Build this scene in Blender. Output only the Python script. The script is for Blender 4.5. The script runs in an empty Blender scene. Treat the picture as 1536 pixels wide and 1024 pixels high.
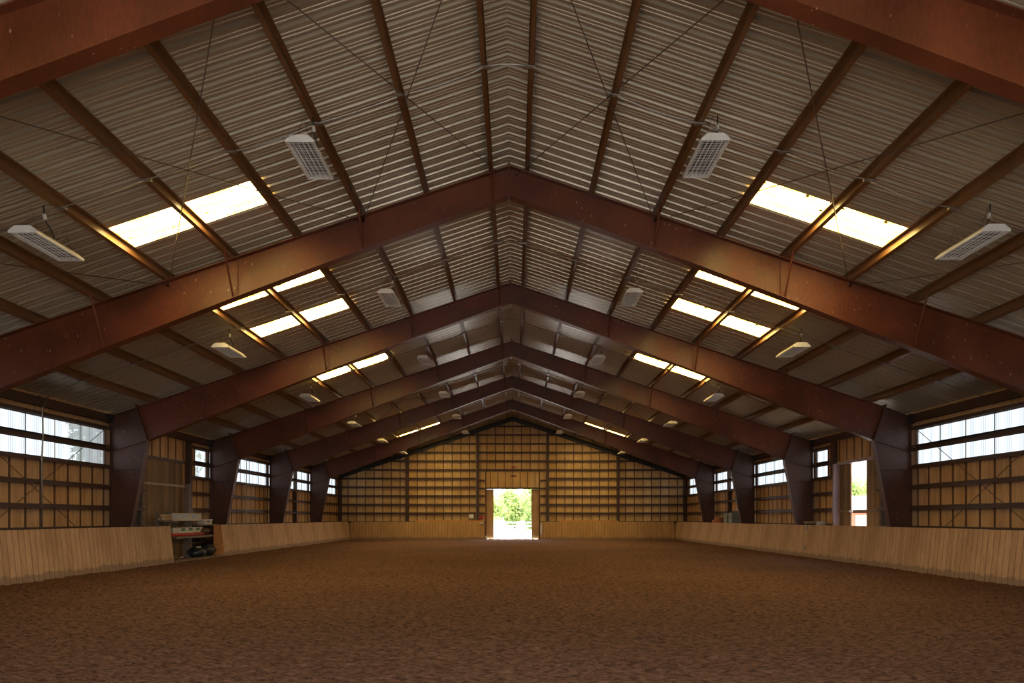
import bpy, math, random
import numpy as np
from mathutils import Vector
random.seed(7)
rng = np.random.default_rng(7)
scn = bpy.context.scene
col = scn.collection

# ------------------------------------------------------------------ camera
cam_d = bpy.data.cameras.new('camera')
cam = bpy.data.objects.new('camera', cam_d)
col.objects.link(cam)
cam.location = (0.10, 0.0, 1.50)
cam.rotation_euler = (math.radians(90), 0, 0)
cam_d.sensor_width = 36.0
cam_d.lens = 26.72
cam_d.shift_x = -0.00195
cam_d.shift_y = 0.1719
cam_d.clip_start = 0.05
cam_d.clip_end = 600
scn.camera = cam

# ------------------------------------------------------------------ view, world, sun
scn.view_settings.view_transform = 'Standard'
scn.view_settings.look = 'None'
scn.view_settings.gamma = 1.0
scn.view_settings.use_curve_mapping = False
scn.view_settings.exposure = 0.2
scn.cycles.use_denoising = True
scn.cycles.denoising_prefilter = 'ACCURATE'
scn.cycles.denoising_quality = 'HIGH'
scn.cycles.max_bounces = 8
scn.cycles.diffuse_bounces = 6
scn.cycles.glossy_bounces = 4
scn.cycles.transparent_max_bounces = 12
scn.cycles.sample_clamp_indirect = 6.0
scn.cycles.caustics_reflective = False
scn.cycles.caustics_refractive = False

SKY = 6.0          # strength of the outdoor sky
WIN = 0.55          # daylight glowing through the wall panels
ROOFLIGHT = 14.5   # daylight glowing through the roof panels
world = bpy.data.worlds.new('World')
scn.world = world
world.use_nodes = True
wnt = world.node_tree
bg = wnt.nodes['Background']
tc = wnt.nodes.new('ShaderNodeTexCoord')
sep = wnt.nodes.new('ShaderNodeSeparateXYZ')
ramp = wnt.nodes.new('ShaderNodeValToRGB')
wnt.links.new(tc.outputs['Generated'], sep.inputs[0])
wnt.links.new(sep.outputs['Z'], ramp.inputs[0])
ramp.color_ramp.elements[0].color = (0.95, 0.97, 1.0, 1)
ramp.color_ramp.elements[1].color = (0.55, 0.72, 1.0, 1)
wnt.links.new(ramp.outputs[0], bg.inputs['Color'])
bg.inputs['Strength'].default_value = SKY

sun_d = bpy.data.lights.new('sun', 'SUN')
sun_d.energy = 16.0
sun_d.angle = math.radians(1.0)
sun_d.color = (1.0, 0.95, 0.87)
sun = bpy.data.objects.new('sun', sun_d)
col.objects.link(sun)
sun.rotation_euler = (math.radians(-7), math.radians(9), 0)


def portal(name, loc, rot, sx, sy):
    d = bpy.data.lights.new(name, 'AREA')
    d.shape = 'RECTANGLE'
    d.size = sx
    d.size_y = sy
    d.cycles.is_portal = True
    o = bpy.data.objects.new(name, d)
    col.objects.link(o)
    o.location = loc
    o.rotation_euler = rot
    return o


# ------------------------------------------------------------------ building dimensions
FR = [8.03, 15.42, 23.03, 30.62, 38.05, 45.6]      # y of the six steel frames
YN, YE = -0.62, 53.45                              # inner faces of the two end walls
XW = 12.25                                         # inner face of the side walls
APEX = 8.58                                        # top of the rafters at the ridge
S = 1.0 / 3.0
CS = 1 / math.sqrt(1 + S * S)
SN = S * CS
PD = 0.20                                          # purlin depth
DECK = APEX + PD / CS                              # underside of the roof sheets at the ridge
PX = [0.34 + 1.31 * i for i in range(9)]           # purlin lines from the ridge
KB = 11.2                                          # face of the side kickboards
KH = 1.22
rtop = lambda x: APEX - S * abs(x)
deck = lambda x: DECK - S * abs(x)
DOORY = (25.2, 28.35)                              # side door bay
PITCH = 0.305
SKYK = [13, 43, 57, 66, 88, 105, 128, 133, 152, 162]              # rib numbers where a roof light starts; some unseen ones added for light

for _s in (-1, 1):
    for _a, _b in zip([YN, 8.03, 15.42, 29.3, 30.62, 38.05, 45.6], [8.03, 15.42, 23.03, 30.62, 38.05, 45.6, 52.6]):
        portal('window_portal', (_s * (XW + 0.12), (_a + _b) / 2, 3.6), (0, _s * math.radians(90), 0), 1.1, _b - _a - 0.2)
portal('side_door_portal', (XW + 0.15, 26.8, 1.8), (0, math.radians(90), 0), 3.5, 1.3)
portal('door_portal', (0, YE + 0.3, 1.8), (math.radians(-90), 0, 0), 2.8, 3.6)
portal('entrance_portal', (0, YN - 0.25, 2.4), (math.radians(90), 0, 0), 8.4, 4.9)


# ------------------------------------------------------------------ material helpers
def new_mat(name):
    m = bpy.data.materials.new(name)
    m.use_nodes = True
    nt = m.node_tree
    b = nt.nodes['Principled BSDF']
    return m, nt, b


def N(nt, t, **kw):
    n = nt.nodes.new(t)
    for k, v in kw.items():
        if k in n.inputs:
            n.inputs[k].default_value = v
        else:
            setattr(n, k, v)
    return n


def coords(nt, scale=(1, 1, 1), kind='Object'):
    t = nt.nodes.new('ShaderNodeTexCoord')
    m = nt.nodes.new('ShaderNodeMapping')
    m.inputs['Scale'].default_value = scale
    nt.links.new(t.outputs[kind], m.inputs['Vector'])
    return m.outputs[0]


def rampn(nt, fac, stops):
    r = nt.nodes.new('ShaderNodeValToRGB')
    e = r.color_ramp.elements
    while len(e) < len(stops):
        e.new(0.5)
    for i, (p, c) in enumerate(stops):
        e[i].position = p
        e[i].color = (c[0], c[1], c[2], 1) if not isinstance(c, (int, float)) else (c, c, c, 1)
    nt.links.new(fac, r.inputs[0])
    return r.outputs[0]


def mixc(nt, fac, a, b, mode='MIX'):
    m = nt.nodes.new('ShaderNodeMix')
    m.data_type = 'RGBA'
    m.blend_type = mode
    for sock, v in ((m.inputs[0], fac), (m.inputs[6], a), (m.inputs[7], b)):
        if isinstance(v, (int, float)):
            sock.default_value = v
        elif isinstance(v, tuple):
            sock.default_value = (v[0], v[1], v[2], 1)
        else:
            nt.links.new(v, sock)
    return m.outputs[2]


def bump(nt, b, h, strength=0.3, dist=0.01):
    n = nt.nodes.new('ShaderNodeBump')
    n.inputs['Strength'].default_value = strength
    n.inputs['Distance'].default_value = dist
    nt.links.new(h, n.inputs['Height'])
    nt.links.new(n.outputs[0], b.inputs['Normal'])


def plain(name, c, rough=0.6, metal=0.0, var=0.12, scale=6.0, spec=0.5):
    m, nt, b = new_mat(name)
    n = N(nt, 'ShaderNodeTexNoise', Scale=scale, Detail=5.0)
    nt.links.new(coords(nt), n.inputs['Vector'])
    k0, k1 = 1 - var, 1 + var
    c0 = tuple(min(1, v * k0) for v in c)
    c1 = tuple(min(1, v * k1) for v in c)
    nt.links.new(rampn(nt, n.outputs[0], [(0.3, c0), (0.7, c1)]), b.inputs['Base Color'])
    b.inputs['Roughness'].default_value = rough
    b.inputs['Metallic'].default_value = metal
    b.inputs['Specular IOR Level'].default_value = spec
    return m


def steel_paint(name, ca, cb, specks=True, rough=0.42):
    """oxide painted steel: blotchy, with pale droppings running down"""
    m, nt, b = new_mat(name)
    n = N(nt, 'ShaderNodeTexNoise', Scale=0.9, Detail=7.0, Roughness=0.62)
    nt.links.new(coords(nt), n.inputs['Vector'])
    base = rampn(nt, n.outputs[0], [(0.32, ca), (0.68, cb)])
    f = N(nt, 'ShaderNodeTexNoise', Scale=26.0, Detail=4.0)
    nt.links.new(coords(nt, (1, 1, 0.35)), f.inputs['Vector'])
    base = mixc(nt, 0.35, base, rampn(nt, f.outputs[0], [(0.35, (0.3, 0.3, 0.3)), (0.65, (1, 1, 1))]), 'MULTIPLY')
    if specks:
        v = N(nt, 'ShaderNodeTexVoronoi', Scale=1.0)
        v.feature = 'F1'
        nt.links.new(coords(nt, (9, 9, 4.0)), v.inputs['Vector'])
        w = N(nt, 'ShaderNodeTexNoise', Scale=0.75, Detail=3.0)
        nt.links.new(coords(nt), w.inputs['Vector'])
        dot = rampn(nt, v.outputs['Distance'], [(0.06, 1.0), (0.12, 0.0)])
        area = rampn(nt, w.outputs[0], [(0.45, 0.0), (0.53, 1.0)])
        msk = mixc(nt, 1.0, dot, area, 'MULTIPLY')
        base = mixc(nt, msk, base, (0.42, 0.33, 0.24))
    nt.links.new(base, b.inputs['Base Color'])
    r = rampn(nt, n.outputs[0], [(0.3, rough - 0.08), (0.7, rough + 0.14)])
    nt.links.new(r, b.inputs['Roughness'])
    bump(nt, b, f.outputs[0], 0.08, 0.01)
    return m


def plywood(name, axis, ca, cb, dark, cell=0.61, grain=1.0, splash=False):
    """weathered sheathing whose boards differ from one another; axis = running direction of the wall"""
    m, nt, b = new_mat(name)
    t = nt.nodes.new('ShaderNodeTexCoord')
    sp = nt.nodes.new('ShaderNodeSeparateXYZ')
    nt.links.new(t.outputs['Object'], sp.inputs[0])
    u = sp.outputs[axis]
    d = N(nt, 'ShaderNodeMath', operation='DIVIDE')
    nt.links.new(u, d.inputs[0])
    d.inputs[1].default_value = cell
    fl = N(nt, 'ShaderNodeMath', operation='FLOOR')
    nt.links.new(d.outputs[0], fl.inputs[0])
    wn = nt.nodes.new('ShaderNodeTexWhiteNoise')
    wn.noise_dimensions = '1D'
    nt.links.new(fl.outputs[0], wn.inputs['W'])
    sc = (14, 14, 1.1) if axis != 'Z' else (14, 14, 14)
    g = N(nt, 'ShaderNodeTexNoise', Scale=grain, Detail=7.0, Roughness=0.65, Distortion=0.6)
    nt.links.new(coords(nt, sc), g.inputs['Vector'])
    big = N(nt, 'ShaderNodeTexNoise', Scale=0.8, Detail=4.0)
    nt.links.new(coords(nt), big.inputs['Vector'])
    base = mixc(nt, wn.outputs['Value'], ca, cb)
    base = mixc(nt, 0.55, base, rampn(nt, g.outputs[0], [(0.3, dark), (0.62, (1, 1, 1))]), 'MULTIPLY')
    base = mixc(nt, 0.45, base, rampn(nt, big.outputs[0], [(0.35, (0.55, 0.5, 0.45)), (0.65, (1, 1, 1))]), 'MULTIPLY')
    if splash:   # dried mud kicked up along the foot of the boards
        wn2 = N(nt, 'ShaderNodeTexNoise', Scale=5.0, Detail=6.0)
        nt.links.new(coords(nt, (1, 1, 0.6)), wn2.inputs['Vector'])
        hgt = N(nt, 'ShaderNodeMath', operation='MULTIPLY_ADD')
        nt.links.new(wn2.outputs[0], hgt.inputs[0])
        hgt.inputs[1].default_value = -0.26
        nt.links.new(sp.outputs['Z'], hgt.inputs[2])
        base = mixc(nt, rampn(nt, hgt.outputs[0], [(0.0, 0.7), (0.05, 0.0)]), base, (0.22, 0.15, 0.12))
    nt.links.new(base, b.inputs['Base Color'])
    b.inputs['Roughness'].default_value = 0.75
    bump(nt, b, g.outputs[0], 0.15, 0.01)
    return m


M = {}
M['frame'] = steel_paint('oxide_red_steel', (0.095, 0.025, 0.009), (0.21, 0.052, 0.018))
M['column'] = steel_paint('oxide_brown_steel', (0.075, 0.030, 0.019), (0.14, 0.056, 0.038), rough=0.46)
M['purlin'] = steel_paint('brown_steel', (0.15, 0.064, 0.021), (0.23, 0.103, 0.034), specks=False, rough=0.4)
M['girt'] = steel_paint('dark_brown_steel', (0.055, 0.026, 0.016), (0.10, 0.048, 0.030), specks=False, rough=0.5)
M['black'] = plain('black_steel', (0.02, 0.02, 0.022), 0.5)
M['rod'] = plain('steel_rod', (0.16, 0.12, 0.09), 0.45, 0.6)
M['conduit'] = plain('grey_conduit', (0.30, 0.27, 0.23), 0.4, 0.7)
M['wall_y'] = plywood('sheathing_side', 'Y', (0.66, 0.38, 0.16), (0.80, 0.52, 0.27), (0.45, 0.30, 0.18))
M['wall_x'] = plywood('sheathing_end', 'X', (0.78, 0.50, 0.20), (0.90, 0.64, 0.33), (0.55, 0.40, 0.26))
M['batten'] = plain('dark_batten', (0.10, 0.042, 0.018), 0.7, var=0.3)
M['dark_sheet'] = plain('dark_sheet', (0.045, 0.04, 0.04), 0.8)
M['kick_y'] = plywood('kickboard_side', 'Y', (0.62, 0.40, 0.24), (0.74, 0.49, 0.31), (0.50, 0.36, 0.28), cell=0.2033, grain=1.6, splash=True)
M['kick_x'] = plywood('kickboard_end', 'X', (0.60, 0.37, 0.16), (0.68, 0.42, 0.19), (0.55, 0.4, 0.28), cell=0.2033, grain=1.6, splash=True)
M['door_y'] = plywood('door_planks', 'Y', (0.20, 0.12, 0.055), (0.42, 0.26, 0.12), (0.35, 0.26, 0.18), cell=0.19)
M['door_x'] = plywood('door_boards', 'X', (0.56, 0.38, 0.20), (0.64, 0.42, 0.22), (0.55, 0.42, 0.3), cell=0.3)
M['greywood'] = plain('weathered_timber', (0.23, 0.17, 0.12), 0.8, var=0.3, scale=12)
M['orangewood'] = plain('orange_plank', (0.62, 0.26, 0.08), 0.7, var=0.2)
M['white'] = plain('white_enamel', (0.80, 0.78, 0.72), 0.35, var=0.05)
M['tube'] = plain('glass_tube', (0.22, 0.20, 0.17), 0.2, var=0.02)
M['reflector'] = plain('shiny_reflector', (0.25, 0.21, 0.17), 0.15, 1.0, var=0.05)
M['black_rubber'] = plain('black_rubber', (0.02, 0.02, 0.02), 0.6)
M['offwhite'] = plain('offwhite_paint', (0.55, 0.52, 0.45), 0.6, var=0.1)
M['green'] = plain('green_paint', (0.05, 0.13, 0.05), 0.6)
M['red'] = plain('red_paint', (0.50, 0.04, 0.03), 0.5)
M['plastic_black'] = plain('black_plastic', (0.018, 0.02, 0.028), 0.35)
M['crate'] = plain('grey_green_crate', (0.26, 0.31, 0.29), 0.5, var=0.2)
M['tan'] = plain('tan_board', (0.52, 0.38, 0.25), 0.7, var=0.15)
M['mauve'] = plain('mauve_steel', (0.33, 0.24, 0.27), 0.45, var=0.15)
M['bark'] = plain('bark', (0.14, 0.10, 0.07), 0.9, var=0.3)
M['barn_red'] = plain('red_barn_boards', (0.42, 0.13, 0.07), 0.7, var=0.25, scale=9)
M['roof_white'] = plain('pale_metal_roof', (0.80, 0.80, 0.80), 0.4, var=0.05)
M['fence'] = plain('white_fence', (0.80, 0.80, 0.78), 0.5, var=0.05)


def leafmat(name, ca, cb):
    m, nt, b = new_mat(name)
    n = N(nt, 'ShaderNodeTexNoise', Scale=1.6, Detail=5.0)
    nt.links.new(coords(nt), n.inputs['Vector'])
    c = rampn(nt, n.outputs[0], [(0.35, ca), (0.65, cb)])
    nt.links.new(c, b.inputs['Base Color'])
    b.inputs['Roughness'].default_value = 0.5
    tr = nt.nodes.new('ShaderNodeBsdfTranslucent')
    nt.links.new(c, tr.inputs[0])
    mx = nt.nodes.new('ShaderNodeMixShader')
    mx.inputs[0].default_value = 0.35
    nt.links.new(b.outputs[0], mx.inputs[1])
    nt.links.new(tr.outputs[0], mx.inputs[2])
    nt.links.new(mx.outputs[0], nt.nodes['Material Output'].inputs[0])
    return m


M['leaf'] = leafmat('leaves', (0.12, 0.22, 0.05), (0.55, 0.62, 0.20))
M['leaf_dark'] = leafmat('dark_leaves', (0.03, 0.07, 0.02), (0.09, 0.15, 0.05))

# roof sheets: dull galvanised steel
m, nt, b = new_mat('galvanised_roof_sheet')
n = N(nt, 'ShaderNodeTexNoise', Scale=0.35, Detail=2.0)
nt.links.new(coords(nt), n.inputs['Vector'])
c = rampn(nt, n.outputs[0], [(0.3, (0.38, 0.315, 0.215)), (0.7, (0.46, 0.385, 0.27))])
nt.links.new(c, b.inputs['Base Color'])
b.inputs['Metallic'].default_value = 0.22
b.inputs['Roughness'].default_value = 0.30
M['roof'] = m

# sand footing
m, nt, b = new_mat('arena_footing')
co = coords(nt)
n1 = N(nt, 'ShaderNodeTexNoise', Scale=0.22, Detail=4.0)
n2 = N(nt, 'ShaderNodeTexNoise', Scale=16.0, Detail=8.0, Roughness=0.7)
n3 = N(nt, 'ShaderNodeTexNoise', Scale=70.0, Detail=5.0, Roughness=0.7)
for q in (n1, n3):
    nt.links.new(co, q.inputs['Vector'])
nt.links.new(coords(nt, (0.6, 1.5, 1)), n2.inputs['Vector'])
c = rampn(nt, n1.outputs[0], [(0.3, (0.31, 0.16, 0.098)), (0.7, (0.38, 0.20, 0.126))])
c = mixc(nt, 0.95, c, rampn(nt, n2.outputs[0], [(0.40, (0.30, 0.26, 0.25)), (0.56, (1, 1, 1))]), 'MULTIPLY')  # short dark dashes painted in for the shadows of sand clumps
c = mixc(nt, 0.6, c, rampn(nt, n3.outputs[0], [(0.35, (0.35, 0.32, 0.3)), (0.6, (1, 1, 1))]), 'MULTIPLY')
v = N(nt, 'ShaderNodeTexVoronoi', Scale=7.0)
nt.links.new(co, v.inputs['Vector'])
c = mixc(nt, rampn(nt, v.outputs['Distance'], [(0.035, 1.0), (0.05, 0.0)]), c, (0.55, 0.45, 0.32))
nt.links.new(c, b.inputs['Base Color'])
b.inputs['Roughness'].default_value = 0.95
b.inputs['Specular IOR Level'].default_value = 0.2
ad = N(nt, 'ShaderNodeMath', operation='MULTIPLY_ADD')
nt.links.new(n3.outputs[0], ad.inputs[0])
ad.inputs[1].default_value = 0.35
nt.links.new(n2.outputs[0], ad.inputs[2])
bump(nt, b, ad.outputs[0], 1.0, 0.07)
M['sand'] = m
M['yard'] = plain('pale_gravel', (0.62, 0.58, 0.52), 0.9, var=0.1, scale=3)
M['grass'] = plain('dry_field', (0.60, 0.60, 0.45), 0.9, var=0.15, scale=0.3)


def glowpanel(name, tint, tint2, strength, clear, kind):
    """translucent fibreglass sheet lit by the daylight behind it"""
    m, nt, b = new_mat(name)
    nt.nodes.remove(b)
    em = nt.nodes.new('ShaderNodeEmission')
    w = N(nt, 'ShaderNodeTexWave', Scale=1.0, Distortion=0.0)
    w.wave_type = 'BANDS'
    w.bands_direction = 'Y'
    nt.links.new(coords(nt, (1, 3.7, 1)), w.inputs['Vector'])
    n = N(nt, 'ShaderNodeTexNoise', Scale=2.0, Detail=4.0)
    nt.links.new(coords(nt, (1, 1, 1) if kind == 'wall' else (0.6, 8, 1)), n.inputs['Vector'])
    c = rampn(nt, w.outputs[0], [(0.0, tint2), (0.6, tint)])
    if kind == 'roof':
        c = rampn(nt, n.outputs[0], [(0.46, tint2), (0.62, tint)])
        v = N(nt, 'ShaderNodeTexVoronoi', Scale=5.0)
        nt.links.new(coords(nt, (1, 3, 1)), v.inputs['Vector'])
        q = N(nt, 'ShaderNodeTexNoise', Scale=2.2, Detail=2.0)
        nt.links.new(coords(nt), q.inputs['Vector'])
        leaf = mixc(nt, 1.0, rampn(nt, v.outputs['Distance'], [(0.16, 1.0), (0.22, 0.0)]),
                    rampn(nt, q.outputs[0], [(0.44, 0.0), (0.48, 1.0)]), 'MULTIPLY')
        c = mixc(nt, leaf, c, (0.012, 0.007, 0.002))
    nt.links.new(c, em.inputs['Color'])
    em.inputs['Strength'].default_value = strength
    tr = nt.nodes.new('ShaderNodeBsdfTransparent')
    if kind == 'wall':
        nt.links.new(c, tr.inputs['Color'])
    mx = nt.nodes.new('ShaderNodeMixShader')
    mx.inputs[0].default_value = clear
    nt.links.new(em.outputs[0], mx.inputs[1])
    nt.links.new(tr.outputs[0], mx.inputs[2])
    nt.links.new(mx.outputs[0], nt.nodes['Material Output'].inputs[0])
    return m


M['win'] = glowpanel('translucent_wall_panel', (0.90, 0.96, 1.0), (0.48, 0.54, 0.57), WIN, 0.13, 'wall')
M['rooflight'] = glowpanel('translucent_roof_panel', (1.0, 0.77, 0.42), (0.85, 0.54, 0.052), ROOFLIGHT, 0.0, 'roof')


# ------------------------------------------------------------------ mesh builder
class MB:
    def __init__(s):
        s.v, s.f, s.m = [], [], []

    def add(s, vs, fs, mi=0):
        o = len(s.v)
        s.v += [tuple(p) for p in vs]
        for f in fs:
            s.f.append(tuple(o + i for i in f))
            s.m.append(mi)
        return s

    def box(s, x0, x1, y0, y1, z0, z1, mi=0):
        if x0 > x1: x0, x1 = x1, x0
        if y0 > y1: y0, y1 = y1, y0
        if z0 > z1: z0, z1 = z1, z0
        v = [(x, y, z) for z in (z0, z1) for y in (y0, y1) for x in (x0, x1)]
        f = [(0, 2, 3, 1), (4, 5, 7, 6), (0, 1, 5, 4), (2, 6, 7, 3), (0, 4, 6, 2), (1, 3, 7, 5)]
        return s.add(v, f, mi)

    def prism(s, poly, a0, a1, axis='y', mi=0):
        """poly of 2D points in the plane across the axis, extruded from a0 to a1"""
        n = len(poly)
        def P(p, a):
            if axis == 'y': return (p[0], a, p[1])
            if axis == 'x': return (a, p[0], p[1])
            return (p[0], p[1], a)
        v = [P(p, a0) for p in poly] + [P(p, a1) for p in poly]
        f = [tuple(range(n)), tuple(range(2 * n - 1, n - 1, -1))]
        f += [(i, i + n, (i + 1) % n + n, (i + 1) % n) for i in range(n)]
        return s.add(v, f, mi)

    def plate(s, p, q, t, a0, a1, mi=0):
        """plate whose section runs from p to q (x,z), thickness t, along y a0..a1"""
        d = Vector((q[0] - p[0], q[1] - p[1])).normalized()
        n = Vector((-d.y, d.x)) * t / 2
        poly = [(p[0] + n.x, p[1] + n.y), (p[0] - n.x, p[1] - n.y), (q[0] - n.x, q[1] - n.y), (q[0] + n.x, q[1] + n.y)]
        return s.prism(poly, a0, a1, 'y', mi)

    def tube(s, pts, r, n=6, mi=0):
        pts = [Vector(p) for p in pts]
        rings = []
        for i, p in enumerate(pts):
            d = (pts[min(i + 1, len(pts) - 1)] - pts[max(i - 1, 0)]).normalized()
            up = Vector((0, 0, 1)) if abs(d.z) < 0.9 else Vector((1, 0, 0))
            a = d.cross(up).normalized()
            c = d.cross(a).normalized()
            rr = r[i] if isinstance(r, (list, tuple)) else r
            rings.append([p + a * math.cos(2 * math.pi * k / n) * rr + c * math.sin(2 * math.pi * k / n) * rr for k in range(n)])
        v = [q for g in rings for q in g]
        f = []
        for i in range(len(pts) - 1):
            for k in range(n):
                f.append((i * n + k, i * n + (k + 1) % n, (i + 1) * n + (k + 1) % n, (i + 1) * n + k))
        f += [tuple(range(n - 1, -1, -1)), tuple(range((len(pts) - 1) * n, len(pts) * n))]
        return s.add(v, f, mi)

    def build(s, name, mats, parent=None, smooth=False):
        me = bpy.data.meshes.new(name)
        me.from_pydata(s.v, [], s.f)
        for mt in (mats if isinstance(mats, (list, tuple)) else [mats]):
            me.materials.append(mt)
        me.polygons.foreach_set('material_index', s.m)
        if smooth:
            me.polygons.foreach_set('use_smooth', [True] * len(s.f))
        me.update()
        import bmesh
        b_ = bmesh.new()
        b_.from_mesh(me)
        bmesh.ops.recalc_face_normals(b_, faces=b_.faces)
        b_.to_mesh(me)
        b_.free()
        o = bpy.data.objects.new(name, me)
        col.objects.link(o)
        if parent:
            o.parent = parent
            o.matrix_parent_inverse.identity()
            if parent.location.length > 0:
                off = Vector(parent.location)
                me.transform(__import__('mathutils').Matrix.Translation(-off))
        return o


def tag(o, label=None, cat=None, group=None, kind=None):
    if label: o['label'] = label
    if cat: o['category'] = cat
    if group: o['group'] = group
    if kind: o['kind'] = kind
    return o


def struct(o):
    o['kind'] = 'structure'
    return o


def recenter(o):
    """put a mesh object's origin at the base of its own geometry"""
    co_ = np.empty(len(o.data.vertices) * 3)
    o.data.vertices.foreach_get('co', co_)
    co_ = co_.reshape(-1, 3)
    lo, hi = co_.min(0), co_.max(0)
    c_ = Vector(((lo[0] + hi[0]) / 2, (lo[1] + hi[1]) / 2, lo[2]))
    o.data.transform(__import__('mathutils').Matrix.Translation(-c_))
    o.location = c_
    return o


def empty(name, loc, label, cat, group=None):
    o = bpy.data.objects.new(name, None)
    col.objects.link(o)
    o.location = loc
    o.empty_display_size = 0.2
    return tag(o, label, cat, group)


def copy_tree(o, parent=None):
    c_ = o.copy()
    col.objects.link(c_)
    c_.parent = parent
    for ch in list(o.children):
        copy_tree(ch, c_)
    return c_


NUM = ['nearest', 'second', 'third', 'fourth', 'fifth', 'sixth']
ORD = ['first', 'second', 'third', 'fourth', 'fifth', 'sixth', 'seventh', 'eighth', 'ninth', 'tenth', 'eleventh', 'twelfth',
       'thirteenth', 'fourteenth', 'fifteenth', 'sixteenth', 'seventeenth', 'eighteenth', 'nineteenth', 'twentieth', 'twenty-first']
BAY = ['before the nearest roof frame', 'between first and second roof frames', 'between second and third roof frames',
       'between third and fourth roof frames', 'between fourth and fifth roof frames', 'between fifth and sixth roof frames',
       'between sixth roof frame and far wall']
YB = [YN] + FR + [YE]

# ------------------------------------------------------------------ floor
def vnoise(x, y, seed):
    r = np.random.default_rng(seed)
    g = r.random((256, 256))
    xi = np.floor(x).astype(int); yi = np.floor(y).astype(int)
    fx = x - xi; fy = y - yi
    fx = fx * fx * (3 - 2 * fx); fy = fy * fy * (3 - 2 * fy)
    a = g[xi % 256, yi % 256]; b_ = g[(xi + 1) % 256, yi % 256]
    c_ = g[xi % 256, (yi + 1) % 256]; d_ = g[(xi + 1) % 256, (yi + 1) % 256]
    return (a * (1 - fx) + b_ * fx) * (1 - fy) + (c_ * (1 - fx) + d_ * fx) * fy


nx, ny = 520, 560
xs = np.linspace(-XW, XW, nx)
tt = np.linspace(0, 1, ny)
ys = 2.5 + (YE - 2.5) * (np.exp(tt * 2.6) - 1) / (math.exp(2.6) - 1)
ys = np.concatenate([[YN, 0.5, 1.6], ys])
ny = len(ys)
X, Y = np.meshgrid(xs, ys)
Z = (vnoise(X * 4.1, Y * 7.5, 1) - .5) * 0.028 + (vnoise(X * 11.5, Y * 21, 2) - .5) * 0.05 + (vnoise(X * .5, Y * .5, 3) - .5) * 0.03
Z *= np.clip((Y - 1.0) / 3, 0, 1)
V = np.stack([X, Y, Z], -1).reshape(-1, 3)
ii = np.arange((ny - 1) * (nx - 1))
r_, c_ = ii // (nx - 1), ii % (nx - 1)
a_ = r_ * nx + c_
F = np.stack([a_, a_ + 1, a_ + nx + 1, a_ + nx], -1)
me = bpy.data.meshes.new('floor')
me.vertices.add(len(V)); me.vertices.foreach_set('co', V.ravel())
me.loops.add(F.size); me.loops.foreach_set('vertex_index', F.ravel())
me.polygons.add(len(F)); me.polygons.foreach_set('loop_start', np.arange(len(F)) * 4)
me.polygons.foreach_set('loop_total', np.full(len(F), 4))
me.update(calc_edges=True)
me.materials.append(M['sand'])
me.polygons.foreach_set('use_smooth', np.ones(len(F), dtype=bool))
fl = bpy.data.objects.new('floor', me)
col.objects.link(fl)
struct(fl)

# ground outside
g = MB()
g.box(-160, 160, YE + 0.12, 330, -0.25, -0.06)
g.box(-160, 160, -90, YN - 0.12, -0.25, -0.06)
g.box(XW + 0.08, 160, YN - 0.12, YE + 0.12, -0.25, -0.06)
g.box(-160, -XW - 0.08, YN - 0.12, YE + 0.12, -0.25, -0.06)
struct(g.build('ground', M['yard']))

# ------------------------------------------------------------------ roof
prof = []   # one pitch of the ribbed sheet: (offset along y, height above the flat)
prof = [(0.0, 0.0), (0.018, 0.050), (0.070, 0.050), (0.088, 0.0), (0.150, 0.0), (0.157, 0.009), (0.175, 0.009), (0.182, 0.0),
        (0.225, 0.0), (0.232, 0.009), (0.250, 0.009), (0.257, 0.0)]
XE = 12.45


def sheet(mb, sgn, k0, k1, x0, x1, mi=0, lift=0.0):
    pts = []
    for k in range(k0, k1):
        pts += [(k * PITCH + a, h) for a, h in prof]
    pts.append((k1 * PITCH, 0.0))
    vs, fs = [], []
    for (y, h) in pts:
        for x in (x0, x1):
            vs.append((sgn * x, y, deck(x) + (h + lift) / CS))
    for i in range(len(pts) - 1):
        q = 2 * i
        fs.append((q, q + 1, q + 3, q + 2))
    mb.add(vs, fs, mi)


K0, K1 = -3, 178
xa, xb = PX[3] + 0.02, PX[5] + 0.02
for sgn, side in ((-1, 'left'), (1, 'right')):
    mb = MB()
    cur = K0
    for k in SKYK:
        sheet(mb, sgn, cur, k, 0.0, XE)
        sheet(mb, sgn, k, k + 3, 0.0, xa)
        sheet(mb, sgn, k, k + 3, xb, XE)
        cur = k + 3
    sheet(mb, sgn, cur, K1, 0.0, XE)
    o = mb.build('ceiling', M['roof'])
    o.name = 'ceiling'
    struct(o)
    # roof lights: a pane each side of the purlin that runs beneath
    for n_, k in enumerate(SKYK):  # some of these are unseen extras, added to brighten the interior
        y = (k + 1.5) * PITCH
        bay = max(i for i in range(7) if YB[i] <= y)
        for part, (u0, u1) in enumerate(((xa - 0.05, PX[4]), (PX[4], xb + 0.05))):
            sm = MB()
            sheet(sm, sgn, k, k + 3, u0, u1, lift=0.004)
            o = sm.build('roof_light_panel', M['rooflight'])
            where = ('farther ' if k == 66 else 'nearer ' if k == 57 else '')
            tag(o, f"{where}translucent roof panel, {'upper' if part == 0 else 'lower'} half, {side} slope, {BAY[bay]}",
                'skylight', 'translucent panels in the roof')
            recenter(o)

# ridge cap under the sheets
mb = MB()
mb.prism([(-0.22, deck(0.22) + 0.05), (0, DECK + 0.05), (0.22, deck(0.22) + 0.05), (0.22, deck(0.22) + 0.045), (0, DECK + 0.043), (-0.22, deck(0.22) + 0.045)], YN, YE)
struct(mb.build('trim_1', M['roof']))

# ------------------------------------------------------------------ steel frames
def depth(x):
    x = abs(x)
    return float(np.interp(x, [0, 2.2, 5.5, 10.97], [0.58, 0.65, 0.79, 1.09]))


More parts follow.
